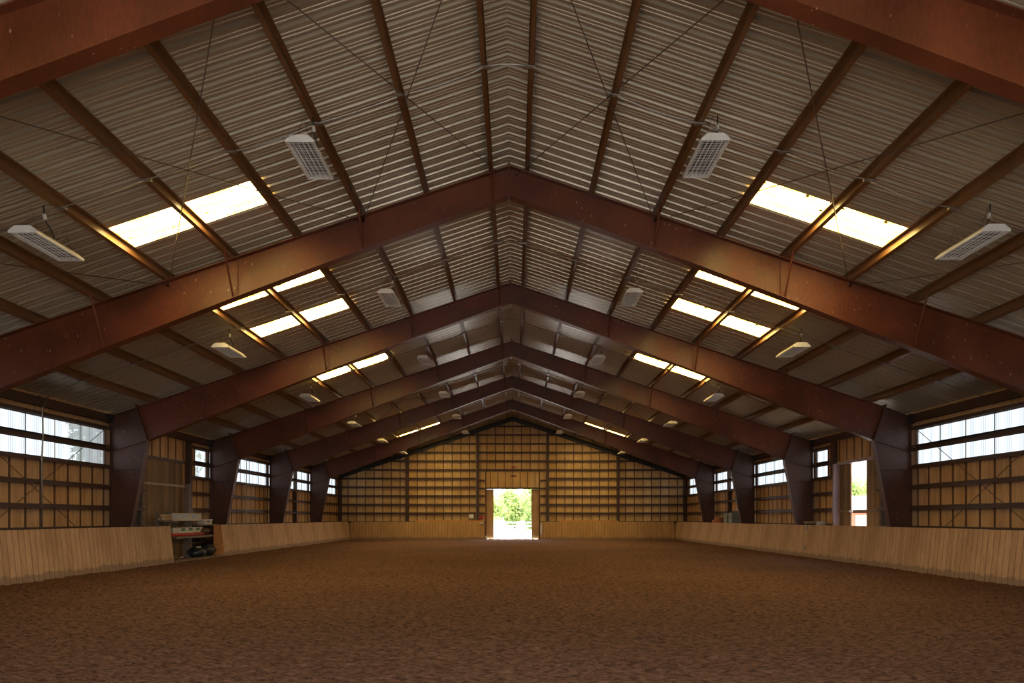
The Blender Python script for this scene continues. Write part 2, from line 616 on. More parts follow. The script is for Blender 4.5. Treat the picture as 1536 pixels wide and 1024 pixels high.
def make_frame():
    y = 0.0
    root = empty('portal_frame', (0, 0, 0), '', 'roof frame')
    for s_ in (-1, 1):
        # rafter
        mb = MB()
        xs_ = [0.0, 2.2, 5.5, 8.2, 10.97]
        top = [(s_ * x, rtop(x)) for x in xs_] + [(s_ * 11.30, rtop(11.30))]
        bot = [(s_ * x, rtop(x) - depth(x)) for x in xs_]
        mb.prism(top + bot[::-1], -0.006, 0.006)
        for a, b_ in zip(top[:-1], top[1:]):
            mb.plate(a, b_, 0.016, -0.12, 0.12)
        for a, b_ in zip(bot[:-1], bot[1:]):
            mb.plate(a, b_, 0.016, -0.12, 0.12)
        mb.plate((s_ * 5.5, rtop(5.5)), (s_ * 5.5, rtop(5.5) - depth(5.5)), 0.012, -0.03, 0.03)
        mb.build('rafter', M['frame'], root)
        # column with haunch
        mb = MB()
        pts = [(12.09, 0.0), (12.10, rtop(12.1)), (11.30, rtop(11.30)), (10.97, 3.83), (11.70, 0.0)]
        P = [(s_ * a, b_) for a, b_ in pts]
        mb.prism(P, -0.006, 0.006)
        mb.plate(P[0], P[1], 0.018, -0.12, 0.12)
        mb.plate(P[1], P[2], 0.018, -0.12, 0.12)
        mb.plate((s_ * 11.33, rtop(11.3) + 0.1), P[3], 0.03, -0.12, 0.12)
        mb.plate(P[3], P[4], 0.018, -0.12, 0.12)
        mb.plate((s_ * 10.99, 3.83), (s_ * 12.09, 3.50), 0.016, -0.07, 0.07)
        mb.plate((s_ * 11.14, 2.96), (s_ * 12.09, 2.96), 0.016, -0.05, 0.05)
        c_ = mb.build('column', M['column'], root)
        MB().box(s_ * 11.62, s_ * 12.16, -0.15, 0.15, -0.02, 0.025).build('base_plate', M['girt'], root)
        bm_ = MB()
        bm_.box(s_ * 11.98, s_ * 12.16, -0.3, 0.3, 4.50, 4.60)
        bm_.box(s_ * 12.02, s_ * 12.16, -0.16, 0.16, 4.34, 4.56)
        bm_.build('eave_bracket', M['black'], root)
        # flange braces: from the purlin in front down to the lower flange
        for i in ([0, 2, 4, 6] if s_ < 0 else [2, 4, 6]):
            x = PX[i]
            zt, zb = rtop(x) + 0.04, rtop(x) - depth(x) + 0.03
            mb = MB()
            mb.tube([(s_ * x, -0.55, zt + 0.02), (s_ * x, -0.04, zb)], 0.022, 4)
            mb.build('flange_brace', M['frame'], root)
    mb = MB()
    mb.box(-0.018, 0.018, -0.13, 0.13, rtop(0) - 0.66, rtop(0) + 0.10)
    mb.build('apex_plate', M['frame'], root)
    return root


FLAB = ['nearest rust-brown steel roof frame, rafters cutting across both top corners',
        'second nearest rust-brown steel roof frame, long rafters leaving the view at both sides',
        'third nearest steel roof frame, the first with both tapered columns in view',
        'rust-brown steel roof frame, fourth from the viewer, right column beside the open side doorway',
        'rust-brown steel roof frame, fifth from the viewer, second last before the gable wall',
        'rust-brown steel roof frame, sixth from the viewer, closest to the gable wall']
fr0 = make_frame()
for i, y in enumerate(FR):
    f_ = fr0 if i == 0 else copy_tree(fr0)
    f_.location = (0, y, 0)
    tag(f_, FLAB[i], 'roof frame', 'steel frames carrying the roof')

# ------------------------------------------------------------------ purlins (Z sections) and eave struts
def purlin(sgn, x):
    t = Vector((sgn * CS, -SN))            # downslope
    n_ = Vector((sgn * SN, CS))            # up, off the roof
    P = Vector((sgn * x, rtop(x) + 0.012))
    D = PD - 0.014
    tk, fw, lip = 0.006, 0.068, 0.02
    def q(a, b_): return P + t * a + n_ * b_
    mb = MB()
    def strip(a0, b0, a1, b1):
        poly = [q(a0, b0), q(a1, b0), q(a1, b1), q(a0, b1)]
        mb.prism([(p.x, p.y) for p in poly], YN + 0.02, YE - 0.02)
    strip(-tk / 2, 0, tk / 2, D)
    strip(0, 0, fw, tk)
    strip(fw - tk, tk, fw, tk + lip)
    strip(-fw, D - tk, 0, D)
    strip(-fw, D - tk - lip, -fw + tk, D - tk)
    return mb.build('purlin', M['purlin'])


for sgn, side in ((-1, 'left'), (1, 'right')):
    for i, x in enumerate(PX):
        o = purlin(sgn, x)
        w = {0: 'right beside the ridge', 8: 'lowest, next above the eave beam'}.get(i, f'{ORD[i]} down from the ridge')
        tag(o, f'long brown steel purlin under the ribbed roof, {side} slope, {w}', 'purlin', 'purlins under the roof sheets')
        recenter(o)
    mb = MB()
    mb.box(sgn * 12.11, sgn * 12.125, YN + 0.02, YE - 0.02, 4.36, 4.62)
    mb.box(sgn * 12.02, sgn * 12.12, YN + 0.02, YE - 0.02, 4.36, 4.368)
    mb.box(sgn * 12.12, sgn * 12.22, YN + 0.02, YE - 0.02, 4.612, 4.62)
    o = recenter(mb.build('eave_strut', M['girt']))
    tag(o, f'dark steel eave beam along the top of the {side} side wall', 'beam')

# ------------------------------------------------------------------ side walls, windows, girts
WZ = (3.07, 4.14)
win_n = 0


def wall_side(sgn, side):
    global win_n
    mb = MB()
    xo, xi = sgn * (XW + 0.06), sgn * XW
    openings = []
    for b_ in range(7):
        y0, y1 = YB[b_] + 0.12, YB[b_ + 1] - 0.12
        if b_ == 0: y0 += 0.4
        if b_ == 3: y0 = 29.35
        if b_ == 6: y1 = 52.6
        openings.append((b_, y0, y1))
    zt = deck(XW) + 0.0
    cuts = sorted(set([YN - 0.1, YE + 0.1] + [v_ for o_ in openings for v_ in o_[1:]] + list(DOORY)))
    for a, b_ in zip(cuts[:-1], cuts[1:]):
        mid = (a + b_) / 2
        inwin = any(o_[1] < mid < o_[2] for o_ in openings)
        indoor = DOORY[0] < mid < DOORY[1]
        if inwin:
            mb.box(xi, xo, a, b_, -0.05, WZ[0])
            mb.box(xi, xo, a, b_, WZ[1], zt)
        elif indoor:
            mb.box(xi, xo, a, b_, 3.52, zt)
        else:
            mb.box(xi, xo, a, b_, -0.05, zt)
    # battens over the sheet joints
    k = 0
    y = YN + 0.3
    while y < YE:
        inwin = any(o_[1] - 0.03 < y < o_[2] + 0.03 for o_ in openings)
        indoor = DOORY[0] - 0.06 < y < DOORY[1] + 0.06
        xb_ = sgn * (XW - 0.012)
        if inwin:
            mb.box(xb_, xi, y - 0.033, y + 0.033, 0.0, WZ[0], 1)
        elif indoor:
            mb.box(xb_, xi, y - 0.033, y + 0.033, 3.6, 4.36, 1)
        else:
            mb.box(xb_, xi, y - 0.033, y + 0.033, 0.0, 4.36, 1)
        y += 0.61
    # dark sheet over the wall stretch between frame and side door
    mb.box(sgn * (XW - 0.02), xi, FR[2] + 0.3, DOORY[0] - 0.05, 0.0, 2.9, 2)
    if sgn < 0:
        mb.box(sgn * (XW - 0.02), sgn * (XW - 0.012), 28.8, 30.5, 0.0, 1.17, 2)  # dark sheet added only to darken the low wall behind the rack
    struct(mb.build('wall_' + side, [M['wall_y'], M['batten'], M['dark_sheet']]))
    # windows
    for b_, y0, y1 in openings:
        win_n += 1
        fm = MB()
        x0, x1 = sgn * (XW - 0.03), sgn * (XW + 0.05)
        fm.box(x0, x1, y0, y1, WZ[0] - 0.03, WZ[0] + 0.01)
        fm.box(x0, x1, y0, y1, WZ[1] - 0.01, WZ[1] + 0.03)
        fm.box(x0, x1, y0, y1, 3.54, 3.67)
        fm.box(x0, x1, y0 - 0.02, y0 + 0.025, WZ[0], WZ[1])
        fm.box(x0, x1, y1 - 0.025, y1 + 0.02, WZ[0], WZ[1])
        nb = max(1, round((y1 - y0) / 1.16))
        w = struct(fm.build(f'window_{win_n}', M['girt']))
        for zz in ((WZ[0] + 0.012, 3.55), (3.66, WZ[1] - 0.012)):
            for j in range(nb):
                a, c_ = y0 + (y1 - y0) * j / nb, y0 + (y1 - y0) * (j + 1) / nb
                pm = MB()
                # shallow trapezoid corrugation
                m_ = max(4, int((c_ - a) / 0.095))
                vs, fs = [], []
                prev = 0
                pts = []
                for q in range(m_):
                    u = (c_ - a) / m_
                    yy = a + q * u
                    pts += [(yy, 0), (yy + u * .25, 0.012), (yy + u * .5, 0.012), (yy + u * .75, 0)]
                pts.append((c_, 0))
                for (yy, h) in pts:
                    vs += [(sgn * (XW + 0.02 + h), yy, zz[0]), (sgn * (XW + 0.02 + h), yy, zz[1])]
                for q in range(len(pts) - 1):
                    fs.append((2 * q, 2 * q + 1, 2 * q + 3, 2 * q + 2))
                pm.add(vs, fs)
                pm.build('pane', M['win'], w)
            for j in range(1, nb):
                c_ = y0 + (y1 - y0) * j / nb
                MB().box(sgn * (XW - 0.0), sgn * (XW + 0.018), c_ - 0.012, c_ + 0.012, zz[0], zz[1]).build('mullion', M['conduit'], w)


wall_side(-1, 'left')
wall_side(1, 'right')


def girt_mesh(axis, a0, a1, c, inward, z, dbl=False):
    """horizontal Z girt; axis 'y' runs along the side wall at x=c, 'x' along the end wall at y=c"""
    mb = MB()
    def bx(u0, u1, z0, z1):
        p, q = c + inward * u0, c + inward * u1
        if axis == 'y':
            mb.box(p, q, a0, a1, z0, z1)
        else:
            mb.box(a0, a1, p, q, z0, z1)
    bx(0.0, 0.17, z, z + 0.006)
    bx(0.164, 0.17, z - 0.065, z)
    bx(0.15, 0.17, z - 0.07, z - 0.063)
    bx(0.014, 0.02, z, z + 0.065)
    if dbl:
        bx(0.0, 0.17, z + 0.11, z + 0.116)
        bx(0.164, 0.17, z + 0.0, z + 0.03)
    return mb.build('girt', M['girt'])


ROWZ = [(0.56, 'lowest row'), (1.19, 'row level with kickboard top'), (1.80, 'second row up'),
        (2.43, 'third row up'), (3.04, 'window sill row'), (3.555, 'row between window bands'),
        (4.20, 'row above windows')]
for sgn, side in ((-1, 'left'), (1, 'right')):
    for b_ in range(7):
        y0, y1 = YB[b_] + 0.02, YB[b_ + 1] - 0.02
        if b_ > 0: y0 = YB[b_] + 0.0
        spans = [(y0, y1, '')]
        for r, (z, rl) in enumerate(ROWZ):
            if b_ == 3:
                spans = [(y0, DOORY[0] - 0.08, ' before the side door'), (DOORY[1] + 0.16, y1, ' beyond the side door')]
                if z > 4.0:
                    spans = [(DOORY[1] + 0.36, y1, ' beyond the side door')]
            for (a, c_, ex) in spans:
                o = girt_mesh('y', a, c_, sgn * (XW - 0.012), -sgn, z, dbl=(r == 5))
                tag(recenter(o), f"girt, {side} wall, {rl}, {ex.strip() if ex else BAY[b_]}", 'girt', 'horizontal girts on the side walls')

# ------------------------------------------------------------------ far gable wall
def gable(name, y, t, dx, dz, mat, battens=True):
    mb = MB()
    zt = lambda x: deck(x) + 0.0
    def band(x0, x1, zlo):
        poly = [(x0, zlo), (x1, zlo), (x1, zt(x1))]
        if x0 < 0 < x1: poly.append((0, zt(0)))
        poly.append((x0, zt(x0)))
        mb.prism(poly, y, y + t)
    band(-XW - 0.06, -dx, -0.05)
    band(dx, XW + 0.06, -0.05)
    band(-dx, dx, dz)
    if battens:
        k = -20
        ysgn = -1 if t > 0 else 1
        while k <= 20:
            x = k * 0.61 + 0.02
            if abs(x) < XW:
                lo = dz + 0.05 if abs(x) < dx + 0.05 else 0.0
                mb.box(x - 0.03, x + 0.03, y + ysgn * 0.012, y, lo, deck(x) - 0.25, 1)
            k += 1
    return mb.build(name, [mat, M['batten']])


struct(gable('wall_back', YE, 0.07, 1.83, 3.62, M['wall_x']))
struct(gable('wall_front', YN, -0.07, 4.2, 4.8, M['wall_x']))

# far end posts, each a steel column
EC = [-12.08, -7.40, -2.46, 2.46, 7.40, 12.08]
CLAB = ['in the far left corner', 'second from the left', 'left of the doorway', 'right of the doorway', 'second from the right', 'in the far right corner']
for x, cl in zip(EC, CLAB):
    zt = rtop(x) - 0.32
    mb = MB()
    w = 0.10 if abs(x) < 12 else 0.09
    mb.box(x - w, x + w, YE - 0.27, YE - 0.255, 0, zt)
    mb.box(x - w, x + w, YE - 0.035, YE - 0.02, 0, zt)
    mb.box(x - 0.006, x + 0.006, YE - 0.255, YE - 0.035, 0, zt)
    o = recenter(mb.build('gable_post', M['girt']))
    tag(o, f'dark steel post standing against the far gable wall, {cl}', 'post', 'posts of the far gable wall')

for s_, side in ((-1, 'left'), (1, 'right')):
    mb = MB()
    poly = lambda o0, o1: [(0, APEX - o0), (s_ * 12.1, rtop(12.1) - o0), (s_ * 12.1, rtop(12.1) - o1), (0, APEX - o1)]
    mb.prism(poly(0.0, 0.015), YE - 0.27, YE - 0.03)
    mb.prism(poly(0.29, 0.305), YE - 0.27, YE - 0.03)
    mb.prism(poly(0.015, 0.29), YE - 0.155, YE - 0.145)
    mb.tube([(0, YE - 0.33, APEX - 0.10), (s_ * 12.0, YE - 0.33, rtop(12) - 0.10)], 0.055, 8)
    o = recenter(mb.build('gable_rafter', M['black']))
    tag(o, f'black steel rafter following the {side} slope of the far gable wall', 'rafter')

ez = [1.19 + 0.61 * k for k in range(12)]
for k, z in enumerate(ez):
    for j in range(5):
        x0, x1 = EC[j] + 0.02, EC[j + 1] - 0.02
        xlim = (DECK - 0.33 - z) / S - 0.15
        a, c_ = max(x0, -xlim), min(x1, xlim)
        if c_ - a < 0.4: continue
        spans = [(a, c_, '')]
        if j == 2:
            if z < 3.6: spans = [(a, -1.95, ' left of the doorway'), (1.95, c_, ' right of the doorway')]
            elif z < 4.5: continue
        for (p, q, ex) in spans:
            o = girt_mesh('x', p, q, YE - 0.012, -1, z)
            seg = ['first bay from left', 'second bay from left', 'middle bay', 'second bay from right', 'first bay from right'][j]
            tag(recenter(o), f'brown girt on far gable wall, {seg}, {ORD[k]} row{ex}', 'girt', 'horizontal girts on the far gable wall')
for s_, sd in ((-1, 'left'), (1, 'right')):
    o = girt_mesh('x', min(s_ * 1.95, s_ * 2.44), max(s_ * 1.95, s_ * 2.44), YE - 0.012, -1, 4.1)
    tag(recenter(o), f'short brown girt beside the board panel over the far doorway, {sd} side', 'girt')

# far doorway: jambs, header track, half-drawn leaves, board above
mb = MB()
mb.box(-1.92, -1.84, YE - 0.06, YE + 0.08, 0, 4.75)
mb.box(1.84, 1.92, YE - 0.06, YE + 0.08, 0, 4.75)
mb.box(-1.92, 1.92, YE - 0.05, YE + 0.08, 3.52, 3.62)
d1 = struct(mb.build('door_1', M['batten']))
MB().box(-2.4, 2.4, YE - 0.16, YE - 0.08, 3.50, 3.60).build('track', M['girt'], d1)
for s_ in (-1, 1):
    mb = MB()
    mb.box(s_ * 1.33, s_ * 1.86, YE + 0.09, YE + 0.13, 0.0, 3.5)
    for q in range(3):
        x = s_ * (1.36 + 0.22 * q)
        mb.box(x - 0.02, x + 0.02, YE + 0.07, YE + 0.09, 0.02, 3.48)
    mb.build('door_leaf', M['door_x'], d1)
mb = MB()
mb.box(-1.84, 1.84, YE - 0.045, YE - 0.02, 3.62, 4.72)
for q in range(7):
    x = -1.55 + q * 0.52
    mb.box(x - 0.02, x + 0.02, YE - 0.06, YE - 0.045, 3.62, 4.72, 1)
mb.build('board_panel', [M['wall_x'], M['batten']], d1)
for z, w, lab in ((4.42, 0.42, 'larger brown-red plate low above the far doorway'), (5.03, 0.24, 'smaller brown-red plate high above the far doorway')):
    mb = MB()
    mb.box(0.0 - w / 2 + 0.06, w / 2 + 0.06, YE - 0.085, YE - 0.062, z - 0.07, z + 0.07)
    mb.box(0.06 - w / 4, 0.06 + w / 4, YE - 0.09, YE - 0.085, z - 0.03, z + 0.03, 1)
    tag(recenter(mb.build('wall_plate', [M['barn_red'], M['batten']])), lab, 'sign')

# ------------------------------------------------------------------ side doors
# left: closed sliding door of boards
d2 = bpy.data.objects.new('door_2', None)
col.objects.link(d2); struct(d2)
xl = -XW
MB().box(xl - 0.02, xl + 0.06, DOORY[0] - 0.1, DOORY[1] + 0.14, 3.50, 3.60).build('door_header', M['girt'], d2)
MB().box(xl - 0.0, xl + 0.10, DOORY[0] - 0.12, DOORY[0], 0, 3.5).build('door_jamb', M['greywood'], d2)
mb = MB()
y = DOORY[0]
while y < DOORY[1] - 0.02:
    e = min(y + 0.185, DOORY[1])
    mb.box(xl - 0.05 + random.uniform(0, .012), xl - 0.01 + random.uniform(0, .02), y, e - 0.002, 0, 3.5)
    y += 0.19
mb.build('door_leaf', M['door_y'], d2)
MB().box(xl + 0.02, xl + 0.07, DOORY[0], DOORY[1], 2.62, 2.70).build('door_rail', M['tan'], d2)
# right: two leaves part open
d3 = bpy.data.objects.new('door_3', None)
col.objects.link(d3); struct(d3)
xr = XW
MB().box(xr - 0.08, xr + 0.10, DOORY[0] - 0.1, DOORY[1] + 0.14, 3.46, 3.56).build('door_header', M['mauve'], d3)
for (a, c_) in ((DOORY[0] - 0.05, 26.22), (27.42, DOORY[1])):
    mb = MB()
    y = a
    while y < c_ - 0.02:
        e = min(y + 0.2, c_)
        mb.box(xr - 0.0 + random.uniform(0, .01), xr + 0.05, y, e - 0.008, 0, 3.48)
        y += 0.2
    lf = mb.build('door_leaf', M['door_y'], d3)
    MB().box(xr - 0.05, xr, a, c_, 1.69, 1.77).build('rail', M['greywood'], lf)
MB().box(xr + 0.07, xr + 0.10, 26.2, 27.45, 1.66, 1.78).build('door_bar', M['greywood'], d3)

for sgn, side in ((-1, 'left'), (1, 'right')):
    mt = M['girt'] if sgn < 0 else M['mauve']
    mb = MB()
    x0, x1 = sgn * (XW - 0.21), sgn * (XW - 0.01)
    y0 = DOORY[1] + 0.02
    zt = 3.5 if sgn > 0 else 2.75
    mb.box(x0, x1, y0, y0 + 0.012, 0, zt)
    mb.box(x0, sgn * (XW - 0.198), y0 + 0.012, y0 + 0.13, 0, zt)
    mb.box(x1, sgn * (XW - 0.022), y0 + 0.012, y0 + 0.13, 0, zt)
    o = tag(recenter(mb.build('door_post', M['greywood'] if sgn < 0 else mt)), ('grey timber post at the far edge of the left wooden door' if sgn < 0 else 'mauve steel post at the far edge of the open right side doorway'), 'post')
    mb = MB()
    mb.box(sgn * (XW - 0.2), sgn * (XW - 0.02), y0 + 0.14, y0 + 0.34, 0 if sgn < 0 else 3.0, 4.36)
    tag(recenter(mb.build('door_post', M['girt'])), f'thick dark steel post rising to the eave beside the {side} side door', 'post')
    mb = MB()
    mb.box(sgn * (XW - 0.2), sgn * (XW - 0.02), 42.45, 42.62, 0, 4.36)
    tag(recenter(mb.build('wall_post', M['girt'])), f'dark steel post interrupting the far {side} windows, between fifth and sixth roof frames', 'post')

# ------------------------------------------------------------------ kickboards
def kick_side(sgn, y0, y1, label, cap=True):
    root = empty('kickboard', (sgn * (KB + 0.08), (y0 + y1) / 2, 0), label, 'kickboard', 'kickboard panels round the arena')
    lean = 0.13
    mb = MB()
    n_ = max(1, round((y1 - y0) / 0.2033))
    u = (y1 - y0 - 0.012) / n_
    top = KH + random.uniform(-0.008, 0.008)
    for q in range(n_):
        a = y0 + 0.006 + q * u
        for (p, r, dpt) in ((a, a + u - 0.020, 0.0), (a + u - 0.020, a + u, 0.008)):
            xb_, xt = KB + dpt, KB + lean + dpt
            vs = [(sgn * xb_, p, -0.03), (sgn * xb_, r, -0.03), (sgn * xt, r, top), (sgn * xt, p, top),
                  (sgn * (KB + 0.022), p, -0.03), (sgn * (KB + 0.022), r, -0.03), (sgn * (KB + lean + 0.022), r, top), (sgn * (KB + lean + 0.022), p, top)]
            mb.add(vs, [(0, 1, 2, 3), (7, 6, 5, 4), (0, 4, 5, 1), (3, 2, 6, 7), (0, 3, 7, 4), (1, 5, 6, 2)], 1 if dpt else 0)
    mb.build('board', [M['kick_y'], M['batten']], root)
    MB().box(sgn * (KB + lean + 0.022), sgn * (KB + lean + 0.11), y0, y1, top - 0.05, top - 0.012).build('top_rail', M['tan'], root)
    mb = MB()
    for yy in (y0 + 0.1, (y0 + y1) / 2, y1 - 0.1):
        mb.prism([(sgn * (KB + 0.03), 0), (sgn * (KB + lean + 0.03), top - 0.05), (sgn * (KB + lean + 0.11), top - 0.05), (sgn * (KB + lean + 0.11), 0)], yy - 0.02, yy + 0.02)
    mb.build('stud', M['greywood'], root)
    return root


def kick_end(x0, x1, label):
    yk = YE - 0.95
    root = empty('kickboard', ((x0 + x1) / 2, yk + 0.08, 0), label, 'kickboard', 'kickboard panels round the arena')
    mb = MB()
    n_ = max(1, round((x1 - x0) / 0.2033))
    u = (x1 - x0 - 0.01) / n_
    for q in range(n_):
        a = x0 + 0.005 + q * u
        for (p, r, dpt) in ((a, a + u - 0.014, 0.0), (a + u - 0.014, a + u, 0.008)):
            vs = [(p, yk + dpt, -0.03), (r, yk + dpt, -0.03), (r, yk + 0.1 + dpt, KH), (p, yk + 0.1 + dpt, KH),
                  (p, yk + 0.022, -0.03), (r, yk + 0.022, -0.03), (r, yk + 0.122, KH), (p, yk + 0.122, KH)]
            mb.add(vs, [(0, 1, 2, 3), (7, 6, 5, 4), (0, 4, 5, 1), (3, 2, 6, 7), (0, 3, 7, 4), (1, 5, 6, 2)], 1 if dpt else 0)
    mb.build('board', [M['kick_x'], M['batten']], root)
    MB().box(x0, x1, yk + 0.122, yk + 0.21, KH - 0.05, KH - 0.012).build('top_rail', M['tan'], root)
    mb = MB()
    for xx in (x0 + 0.1, (x0 + x1) / 2, x1 - 0.1):
        mb.box(xx - 0.02, xx + 0.02, yk + 0.135, yk + 0.21, 0, KH - 0.05)
    mb.build('stud', M['greywood'], root)


def run(y0, y1, n_):
    e = np.linspace(y0, y1, n_ + 1)
    return list(zip(e[:-1], e[1:]))


segs = run(0.7, 25.3, 10)
for i, (a, c_) in enumerate(segs):
    j = len(segs) - 1 - i
    kick_side(-1, a, c_, f'grooved kickboard along left wall before the gap, {ORD[j]} back from the gap')
segs = run(29.7, YE - 0.97, 9)
for i, (a, c_) in enumerate(segs):
    kick_side(-1, a, c_, f'grooved kickboard along left wall past the gap, {ORD[i]} beyond the gap')
mb = MB()
mb.box(-KB - 0.42, -KB - 0.14, 29.66, 29.69, 0, KH)
mb.box(-KB - 0.14, -KB - 0.02, 29.66, 29.69, 0, 0.55)
mb.v = mb.v
mb2 = MB()
mb2.prism([(-KB - 0.42, 0), (-KB - 0.005, 0), (-KB - 0.135, KH), (-KB - 0.42, KH)], 29.655, 29.688)
tag(recenter(mb2.build('kickboard_end', M['orangewood'])), 'orange-brown board closing the cut end of the left kickboard', 'board')
mb = MB()
mb.box(-KB - 0.4, -KB + 0.02, 25.35, 29.64, -0.05, 0.045)
tag(recenter(mb.build('sill_timber', M['greywood'])), 'low timber sill on the ground across the gap in the left kickboard', 'timber')
segs = run(0.7, YE - 0.97, 21)
for i, (a, c_) in enumerate(segs):
    j = len(segs) - 1 - i
    kick_side(1, a, c_, f'grooved kickboard along right wall, {ORD[j]} from the far corner')
for s_, side in ((-1, 'left'), (1, 'right')):
    e = np.linspace(1.95, KB, 5)
    for i in range(4):
        a, c_ = sorted((s_ * e[i], s_ * e[i + 1]))
        kick_end(a, c_, f"grooved kickboard under far gable, {side} of doorway, {['beside the doorway', 'second from the doorway', 'third from the doorway', 'at the corner'][i]}")

# hardware on the right kickboard
for (y, z, lab) in ((29.1, 1.12, 'small pale latch near the top edge of the right kickboard'), (29.1, 0.35, 'small pale latch low on the right kickboard')):
    xk = KB + 0.13 * z / KH
    mb = MB()
    mb.box(xk - 0.03, xk - 0.002, y - 0.06, y + 0.06, z - 0.07, z + 0.07)
    mb.tube([(xk - 0.04, y - 0.09, z), (xk - 0.04, y + 0.09, z)], 0.014, 6)
    tag(recenter(mb.build('latch', M['conduit'])), lab, 'latch')

# ------------------------------------------------------------------ light fixtures
def make_fixture():
    L, W, H = 1.22, 0.42, 0.11
    root = empty('hanging_light', (0, 0, 0), '', 'light fixture')
    # housing: trough open below, bevelled shoulders, tapering end caps
    mb = MB()
    sec = [(-W / 2, 0.0), (-W / 2, 0.035), (-W / 2 + 0.09, H), (W / 2 - 0.09, H), (W / 2, 0.035), (W / 2, 0.0),
           (W / 2 - 0.012, 0.0), (W / 2 - 0.012, 0.032), (W / 2 - 0.097, H - 0.012), (-W / 2 + 0.097, H - 0.012), (-W / 2 + 0.012, 0.032), (-W / 2 + 0.012, 0.0)]
    n_ = len(sec)
    vs = [(x, -L / 2, z) for x, z in sec] + [(x, L / 2, z) for x, z in sec]
    mb.add(vs, [(i, (i + 1) % n_, (i + 1) % n_ + n_, i + n_) for i in range(n_)])
    for e in (-1, 1):
        outer = sec[:6]
        y0, y1 = e * L / 2, e * (L / 2 + 0.012)
        mb.prism(outer, min(y0, y1), max(y0, y1))
    mb.build('housing', M['white'], root)
    rf = MB()
    for q in range(6):
        x0 = -0.168 + q * 0.056
        rf.prism([(x0, 0.052), (x0 + 0.028, 0.078), (x0 + 0.056, 0.052), (x0 + 0.028, 0.083)], -L / 2 + 0.01, L / 2 - 0.01)
    rf.build('reflector', M['reflector'], root)
    for q in range(6):
        x = -0.14 + q * 0.056
        MB().tube([(x, -L / 2 + 0.03, 0.04), (x, L / 2 - 0.03, 0.04)], 0.009, 8).build('fluorescent_tube', M['tube'], root, True)
    wg = MB()
    for q in range(6):
        x = -W / 2 + 0.03 + q * (W - 0.06) / 5
        wg.tube([(x, -L / 2, 0.004), (x, L / 2, 0.004)], 0.006, 4)
    for q in range(23):
        y = -L / 2 + 0.03 + q * (L - 0.06) / 22
        wg.tube([(-W / 2 + 0.01, y, 0.0), (W / 2 - 0.01, y, 0.0)], 0.0035, 4)
    wg.build('wire_guard', M['white'], root)
    for e in (-1, 1):
        yy = e * (L / 2 - 0.18)
        MB().tube([(-0.12, yy, H), (0.0, yy, H + 0.33)], 0.004, 4).build('hanger_wire', M['rod'], root)
        MB().tube([(0.12, yy, H), (0.0, yy, H + 0.33)], 0.004, 4).build('hanger_wire', M['rod'], root)
    MB().tube([(0.08, 0.0, H), (0.11, -0.02, H + .04), (0.13, -0.12, H + .1), (0.12, -0.25, H + 0.2), (0.11, -0.3, H + 0.42)], 0.011, 6).build('power_cable', M['black_rubber'], root, True)
    MB().tube([(0.12, -0.26, H + 0.22), (0.115, -0.275, H + 0.30)], 0.028, 8).build('plug', M['offwhite'], root, True)
    return root


fx0 = make_fixture()
first = True
for b_ in range(1, 7):
    ym = (YB[b_] + YB[b_ + 1]) / 2
    for (x, z, rl) in ((-7.12, 5.72, 'left slope outer row'), (-3.05, 7.05, 'left slope inner row'),
                       (3.05, 7.05, 'right slope inner row'), (7.15, 5.72, 'right slope outer row')):
        o = fx0 if first else copy_tree(fx0)
        first = False
        o.location = (x, ym + (0.05 if x < 0 else 0.0), z - 0.04)
        if x > 0: o.rotation_euler = (0, 0, 0)
        tag(o, f'caged fluorescent light, {rl}, {BAY[b_]}', 'light fixture', 'caged fluorescent lights under the roof')

# ------------------------------------------------------------------ conduit, rods
for b_ in range(1, 7):
    ym = (YB[b_] + YB[b_ + 1]) / 2
    pts = []
    lines = [-12.0] + [-x for x in PX[::-1]] + PX + [12.0]
    for i in range(len(lines) - 1):
        for q in range(6):
            u = q / 6
            x = lines[i] * (1 - u) + lines[i + 1] * u
            sag = 0.035 * math.sin(math.pi * u) * (1 + 0.5 * math.sin(i * 2.3 + b_))
            zz = rtop(x) - 0.01
            if abs(lines[i]) < 0.5 and abs(lines[i + 1]) < 0.5:
                zz = rtop(0.34) - 0.01; sag = -0.03 * math.sin(math.pi * u)
            pts.append((x, ym + 0.02 * math.sin(i + b_), zz - sag))
    pts.append((12.0, ym, rtop(12) - 0.01))
    mb = MB().tube(pts, 0.012, 5)
    for x in lines[1:-1]:
        mb.box(x - 0.09, x + 0.09, ym - 0.03, ym + 0.03, rtop(x) - 0.006 - 0.03 , rtop(x) - 0.01)
    o = mb.build('conduit', M['conduit'])
    tag(recenter(o), f'thin grey conduit strapped across under the purlins, {BAY[b_]}', 'conduit', 'conduits crossing under the roof')
ym = (YB[2] + YB[3]) / 2 + 0.28
mb = MB().tube([(-11.6, ym - .2, rtop(11.6) - 0.02), (-11.9, ym, rtop(11.9) - .06), (-12.0, ym, 4.3), (-12.0, ym + 0.02, 3.6), (-12.02, ym, 3.0), (-12.02, ym, 0.3)], 0.022, 8)
tag(recenter(mb.build('conduit', M['conduit'], None, True)), 'grey conduit dropping down the left wall in front of the near windows', 'conduit')
mb = MB().tube([(-12.0, 34.4, 4.4), (-12.02, 34.4, 3.0), (-12.02, 34.4, 0.3)], 0.02, 6)
tag(recenter(mb.build('conduit', M['conduit'])), 'grey conduit dropping down the left wall between fourth and fifth roof frames', 'conduit')
mb = MB().tube([(-2.55, YE - 0.3, 7.4), (-2.55, YE - 0.3, 1.0)], 0.02, 6)
tag(recenter(mb.build('conduit', M['conduit'])), 'thin conduit running down the far gable wall left of the doorway', 'conduit')

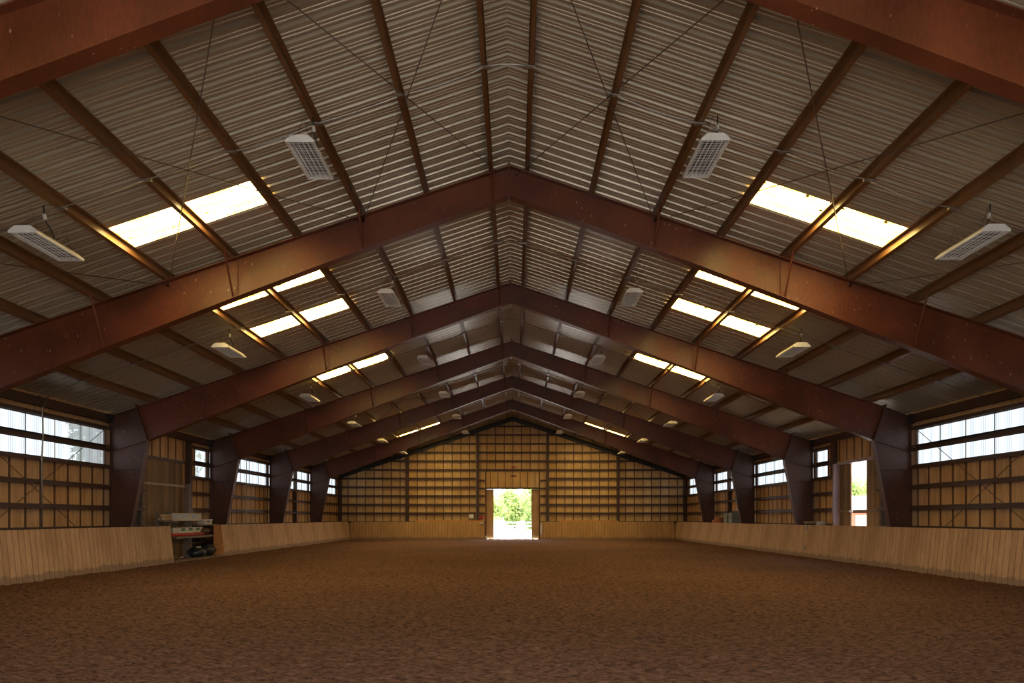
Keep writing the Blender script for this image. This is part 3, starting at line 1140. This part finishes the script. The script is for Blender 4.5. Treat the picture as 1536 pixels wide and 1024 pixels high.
BR = [0.15, 2.95, 6.9, 10.75]
names = ['innermost', 'middle', 'outermost']
for (fa, fb) in ((0, 1), (3, 4)):
    for s_, side in ((-1, 'left'), (1, 'right')):
        for q in range(3):
            for d_, (u0, u1) in enumerate(((BR[q], BR[q + 1]), (BR[q + 1], BR[q]))):
                z0, z1 = rtop(u0) - 0.09, rtop(u1) - 0.09
                mb = MB().tube([(s_ * u0, FR[fa] + 0.01, z0), (s_ * u1, FR[fb] - 0.01, z1)], 0.009, 5)
                mb.tube([(s_ * u1, FR[fb] - 0.10, z1 + 0.0), (s_ * u1, FR[fb] - 0.005, z1)], 0.022, 6)
                tag(recenter(mb.build('brace_rod', M['rod'])),
                    f'brace rod, {side} slope, {names[q]}, {"descending" if d_ == 0 else "climbing"} away from viewer, {BAY[fa + 1]}',
                    'brace rod', 'cross brace rods under the roof')
for s_, side in ((-1, 'left'), (1, 'right')):
    for d_, (za, zb) in enumerate(((0.15, 4.3), (4.3, 0.25))):
        mb = MB().tube([(s_ * 12.05, FR[1] + 0.15, za), (s_ * 12.05, FR[2] - 0.15, zb)], 0.010, 5)
        tag(recenter(mb.build('brace_rod', M['rod'])), f'diagonal brace rod on {side} wall at the near windows, {"rising" if d_ == 0 else "falling"} away from the viewer', 'brace rod')

# ------------------------------------------------------------------ things stored in the left gap
def plank(name, y0, y1, x, z0, z1, base, patches, label, cat):
    root = empty(name, (x, (y0 + y1) / 2, z0), label, cat)
    mb = MB()
    mb.box(x - 0.05, x + 0.05, y0, y1, z0, z1)
    mb.box(x - 0.06, x + 0.065, y0, y1, z1 - 0.03, z1)
    mb.box(x - 0.06, x + 0.065, y0, y1, z0, z0 + 0.03)
    mb.build('board', base, root)
    for (a, c_, u, w, mt) in patches:
        MB().box(x + 0.05, x + 0.058, a, c_, u, w).build('painted_block', mt, root)
    return root


rk = empty('storage_rack', (-11.9, 27.6, 0), 'timber storage rack against the left wall in the kickboard gap', 'rack')
for yy in (25.75, 26.55, 28.35):
    MB().box(-12.03, -11.93, yy - 0.05, yy + 0.05, 0, 1.72 if yy < 27 else 1.32).build('post', M['greywood'], rk)
for yy in (26.55, 28.0, 29.3):
    MB().box(-12.05, -11.62, yy - 0.03, yy + 0.03, 1.32, 1.38).build('bracket', M['greywood'], rk)
MB().box(-12.05, -11.6, 26.4, 29.9, 0.76, 0.84).build('shelf', M['greywood'], rk)
MB().box(-12.05, -11.7, 28.5, 30.3, 1.20, 1.24).build('shelf', M['greywood'], rk)
plank('jump_plank', 26.25, 28.75, -11.78, 1.39, 1.66, M['offwhite'],
      [(26.4, 26.75, 1.50, 1.58, M['plastic_black']), (27.15, 27.5, 1.50, 1.58, M['plastic_black']), (27.95, 28.3, 1.50, 1.58, M['plastic_black'])],
      'white jump plank with black blocks lying on the rack brackets in the left gap', 'jump plank')
plank('jump_plank', 26.2, 28.7, -11.72, 0.95, 1.15, M['offwhite'],
      [(26.9 + 0.62 * k, 27.2 + 0.62 * k, 1.03, 1.12, M['green']) for k in range(3)],
      'white jump plank with green blocks lying on the lower shelf in the left gap', 'jump plank')
mb = MB().tube([(-11.66, 26.1, 0.895), (-11.66, 28.75, 0.895)], 0.05, 10)
rp = tag(recenter(mb.build('jump_pole', M['red'], None, True)), 'red jump pole lying on the lower shelf in the left gap', 'jump pole')
for k, (xx, zz, l) in enumerate(((-11.80, 1.46, 'lower left'), (-11.68, 1.46, 'lower right'), (-11.74, 1.56, 'top'))):
    mb = MB().tube([(xx, 25.45, zz), (xx, 26.15, zz)], 0.05, 10)
    mb.box(xx - 0.04, xx + 0.04, 25.43, 25.45, zz - 0.04, zz + 0.04)
    tag(recenter(mb.build('short_pole', M['tan'], None, True)), f'short pale pole in the bundle left of the white jump plank, {l}', 'pole')
mb = MB().box(-12.05, -11.64, 25.4, 26.2, 1.36, 1.41)
tag(recenter(mb.build('ledge_board', M['greywood'])), 'short grey board under the pole bundle on the left wall', 'board')
wb = empty('storage_box', (-11.85, 29.4, 1.24), 'white box with a lid standing on the upper shelf in the left gap', 'box')
MB().box(-12.0, -11.72, 29.0, 29.75, 1.24, 1.40).build('body', M['offwhite'], wb)
MB().box(-12.02, -11.70, 28.98, 29.77, 1.40, 1.43).build('lid', M['white'], wb)


def sack(loc, sx, sy, sz, mat, seed):
    r = random.Random(seed)
    mb = MB()
    nu, nv = 14, 8
    vs, fs = [], []
    for j in range(nv + 1):
        ph = math.pi * j / nv
        for i in range(nu):
            th = 2 * math.pi * i / nu
            k = 1 + 0.13 * math.sin(3 * th + seed) * math.sin(ph) + r.uniform(-.2, .2)
            vs.append((loc[0] + sx * k * math.sin(ph) * math.cos(th), loc[1] + sy * k * math.sin(ph) * math.sin(th), loc[2] + sz * (1 - math.cos(ph)) * 0.5 * r.uniform(0.93, 1.07)))
    for j in range(nv):
        for i in range(nu):
            fs.append((j * nu + i, j * nu + (i + 1) % nu, (j + 1) * nu + (i + 1) % nu, (j + 1) * nu + i))
    mb.add(vs, fs)
    return mb


for k, (yy, xx, s1, s2, lab) in enumerate(((28.45, -11.72, 0.30, 0.55, 'left one of the black sacks on the ground in the left gap'),
                                         (29.25, -11.68, 0.26, 0.5, 'right one of the black sacks on the ground in the left gap'))):
    o = sack((xx, yy, -0.01), s1, s2 * 0.9, 0.42 + 0.08 * k, M['plastic_black'], k + 3).build('black_sack', M['plastic_black'], None, True)
    tag(recenter(o), lab, 'sack')
o = sack((-11.78, 29.0, 0.84), 0.2, 0.6, 0.3, M['offwhite'], 9).build('cloth_bundle', M['girt'], None, True)
tag(recenter(o), 'rumpled dark bundle on the lower shelf in the left gap', 'bundle')
for k, yy in enumerate((28.25, 29.15)):
    o = sack((-11.62, yy, 0.37), 0.07, 0.2, 0.06, M['offwhite'], 19 + k).build('rag', M['offwhite'], None, True)
    tag(recenter(o), f"pale rag lying on the {'left' if k == 0 else 'right'} black sack in the left gap", 'rag')

# ------------------------------------------------------------------ things behind the right kickboard
def crate(loc, label):
    root = empty('crate', loc, label, 'crate', 'stacked grey crates behind the right kickboard')
    x, y, z = loc
    mb = MB()
    mb.box(x - .25, x + .25, y - .36, y + .36, z, z + 0.02)
    for (a, c_, d_, e) in ((x - .25, x - .235, y - .36, y + .36), (x + .235, x + .25, y - .36, y + .36), (x - .25, x + .25, y - .36, y - .345), (x - .25, x + .25, y + .345, y + .36)):
        mb.box(a, c_, d_, e, z, z + 0.27)
    mb.build('body', M['crate'], root)
    rb = MB()
    rb.box(x - .265, x + .265, y - .375, y + .375, z + 0.25, z + 0.285)
    for q in range(5):
        yy = y - .3 + q * .15
        rb.box(x - .262, x - .25, yy - .012, yy + .012, z + .02, z + .25)
    rb.build('rim', M['crate'], root)


for cy, cn in ((40.2, 'near stack'), (41.1, 'far stack')):
    for k in range(6):
        crate((11.78, cy, 0.29 * k), f'grey-green crate behind the far right kickboard, {cn}, {["bottom", "second", "third", "fourth", "fifth", "topmost"][k]} of its stack')
mb = MB().tube([(11.75, 43.1, 0), (11.75, 43.1, 0.05), (11.75, 43.1, 0.75), (11.75, 43.1, 0.8), (11.75, 43.1, 1.45), (11.75, 43.1, 1.5)], [.27, .29, .28, .30, .29, .25], 18)
tag(recenter(mb.build('barrel', M['barn_red'], None, True)), 'tall reddish barrel behind the far right kickboard beside the grey crates', 'barrel')
mb = MB().tube([(11.78, 44.0, 0), (11.78, 44.0, 0.05), (11.78, 44.0, 1.3), (11.78, 44.0, 1.36)], [.2, .22, .22, .2], 18)
tag(recenter(mb.build('barrel', M['barn_red'], None, True)), 'slimmer reddish barrel farther along behind the far right kickboard', 'barrel')
bn = empty('bench', (11.85, 29.4, 0), 'grey timber bench behind the right kickboard past the open side doorway', 'bench')
MB().box(11.6, 12.05, 28.9, 30.2, 1.27, 1.36).build('seat', M['greywood'], bn)
for yy in (29.0, 30.1):
    MB().box(11.62, 12.03, yy - 0.04, yy + 0.04, 0, 1.27).build('leg', M['greywood'], bn)

# ------------------------------------------------------------------ things by the far doorway
yk = YE - 0.80
for (x0, x1, lab) in ((-6.75, -2.0, 'orange-brown plank lying along the top of the far kickboard left of the doorway'),
                      (3.3, 7.3, 'orange-brown plank lying along the top of the far kickboard right of the doorway')):
    mb = MB().box(x0, x1, yk - 0.02, yk + 0.13, KH - 0.012, KH + 0.075)
    mb.box(x0 + .02, x1 - .3, yk + 0.02, yk + 0.10, KH + 0.075, KH + 0.085)
    tag(recenter(mb.build('plank', M['orangewood'])), lab, 'plank')
eb = empty('electrical_box', (-2.9, YE - 0.25, 1.45), 'pale grey electrical box on the far wall left of the doorway', 'electrical box')
MB().box(-3.05, -2.72, YE - 0.30, YE - 0.01, 1.44, 1.74).build('body', M['offwhite'], eb)
MB().box(-3.03, -2.74, YE - 0.312, YE - 0.30, 1.46, 1.72).build('cover', M['white'], eb)
rb = empty('switch_box', (-2.2, YE - 0.2, 1.42), 'small dark red switch box beside the left edge of the far doorway', 'switch box')
MB().box(-2.34, -2.05, YE - 0.30, YE - 0.01, 1.42, 1.62).build('body', M['red'], rb)
MB().box(-2.24, -2.16, YE - 0.32, YE - 0.30, 1.47, 1.57).build('button', M['black_rubber'], rb)
mb = MB().box(-2.28, -1.98, YE - 0.965, YE - 0.945 + 0.07, 1.05, 1.18)
tag(recenter(mb.build('notice_board', M['offwhite'])), 'small white board on the far kickboard corner left of the doorway', 'notice')
o = sack((2.0, YE - 1.0, 0.3), 0.07, 0.07, 0.8, M['offwhite'], 31).build('hanging_bag', M['offwhite'], None, True)
tag(recenter(o), 'white bag hanging at the kickboard end right of the far doorway', 'bag')
o = sack((-1.85, YE - 1.0, 0.0), 0.08, 0.08, 0.26, M['offwhite'], 33).build('small_bag', M['offwhite'], None, True)
tag(recenter(o), 'small white bag on the ground at the kickboard end left of the far doorway', 'bag')


# ------------------------------------------------------------------ outdoors
def tree(x, y, h, r, label, dark=False, trunk=0.18, nleaf=5000, low=0.15, size=0.16, group=None):
    rr = np.random.default_rng(int(abs(x * 31 + y * 7)) + 5)
    root = empty('tree', (x, y, -0.06), label, 'tree', group)
    mb = MB()
    mb.tube([(x, y, -0.1), (x + .05, y, h * .3), (x - .04, y + .05, h * .6), (x, y, h * .9)], [trunk, trunk * .8, trunk * .55, trunk * .15], 9)
    for k in range(7):
        a = k * 2.4
        z0 = h * (0.25 + 0.08 * k)
        mb.tube([(x, y, z0), (x + math.cos(a) * r * .4, y + math.sin(a) * r * .4, z0 + h * .1), (x + math.cos(a) * r * .75, y + math.sin(a) * r * .75, z0 + h * .16)], [trunk * .4, trunk * .25, trunk * .08], 6)
    mb.build('trunk', M['bark'], root, True)
    # crown of many leaf blades gathered in clumps
    nc = 46
    cen = rr.normal(size=(nc, 3))
    cen /= np.linalg.norm(cen, axis=1)[:, None]
    cen *= (rr.random((nc, 1)) ** 0.4) * 0.85
    hz = h * (1 - low) / 2
    cen = cen * np.array([r, r, hz]) + np.array([x, y, h * low + hz])
    pick = rr.integers(0, nc, nleaf)
    P = cen[pick] + rr.normal(size=(nleaf, 3)) * np.array([r * .16, r * .16, hz * .16])
    u = rr.normal(size=(nleaf, 3)); u /= np.linalg.norm(u, axis=1)[:, None]
    w = rr.normal(size=(nleaf, 3)); w = np.cross(u, w); w /= np.linalg.norm(w, axis=1)[:, None]
    sz = size * (0.6 + 0.8 * rr.random((nleaf, 1)))
    q = np.stack([P - u * sz, P + w * sz * .5, P + u * sz, P - w * sz * .5], 1).reshape(-1, 3)
    me_ = bpy.data.meshes.new('foliage')
    me_.from_pydata((q - np.array([x, y, -0.06])).tolist(), [], [(4 * i, 4 * i + 1, 4 * i + 2, 4 * i + 3) for i in range(nleaf)])
    me_.materials.append(M['leaf_dark' if dark else 'leaf'])
    o_ = bpy.data.objects.new('foliage', me_)
    col.objects.link(o_)
    o_.parent = root


G = 'trees beyond the far doorway'
tree(-4.4, 100, 4.6, 3.4, 'lower bushy tree seen at the left side of the far doorway', nleaf=7000, low=0.0, size=0.22, group=G)
tree(0.2, 110, 5.6, 3.0, 'bushy tree seen left of centre in the far doorway', nleaf=7000, low=0.0, size=0.22, group=G)
tree(3.6, 98, 6.9, 3.0, 'tallest bushy tree seen right of centre in the far doorway', nleaf=8000, low=0.0, size=0.22, group=G)
tree(8.4, 108, 6.5, 3.2, 'bushy tree at the right side of the far doorway', nleaf=7000, low=0.0, size=0.22, group=G)
tree(-15.65, 28.6, 7.5, 1.15, 'leafy tree just outside the near left windows', dark=True, trunk=0.2, nleaf=3000, low=0.38, size=0.12)
tree(28.2, 62, 5.0, 2.6, 'round green tree seen through the open right side doorway', nleaf=6500, low=0.0, size=0.18)
tree(-18.5, 37, 7.0, 3.0, 'tree outside the left windows between fourth and fifth roof frames', nleaf=4000, low=0.2, size=0.2)

fn = empty('rail_fence', (0, 66, -0.06), 'white three-rail fence in the yard beyond the far doorway', 'fence')
for k in range(9):
    x = -11.3 + k * 2.45
    MB().box(x - .06, x + .06, 65.94, 66.06, -0.06, 1.15).build('post', M['fence'], fn)
for z in (1.08, 0.78, 0.42):
    MB().box(-12.5, 9.5, 65.9, 65.94, z - .06, z + .06).build('rail', M['fence'], fn)

sh = empty('shed', (18.9, 42, -0.06), 'low red-brown shed with a pale roof seen through the open right side doorway', 'shed')
mb = MB()
mb.box(16.6, 21.5, 42.0, 42.1, -0.06, 1.8)
mb.box(16.6, 21.5, 46.0, 46.1, -0.06, 2.6)
mb.box(16.6, 16.7, 42.1, 46.0, -0.06, 1.8)
mb.box(21.4, 21.5, 42.1, 46.0, -0.06, 1.8)
mb.build('wall', M['barn_red'], sh)
mb = MB().prism([(41.5, 1.78), (46.4, 2.75), (46.4, 2.83), (41.5, 1.86)], 16.2, 21.9, 'x')
mb.build('roof', M['roof_white'], sh)
MB().box(18.95, 19.9, 41.95, 42.0, -0.06, 1.65).build('door', M['tan'], sh)
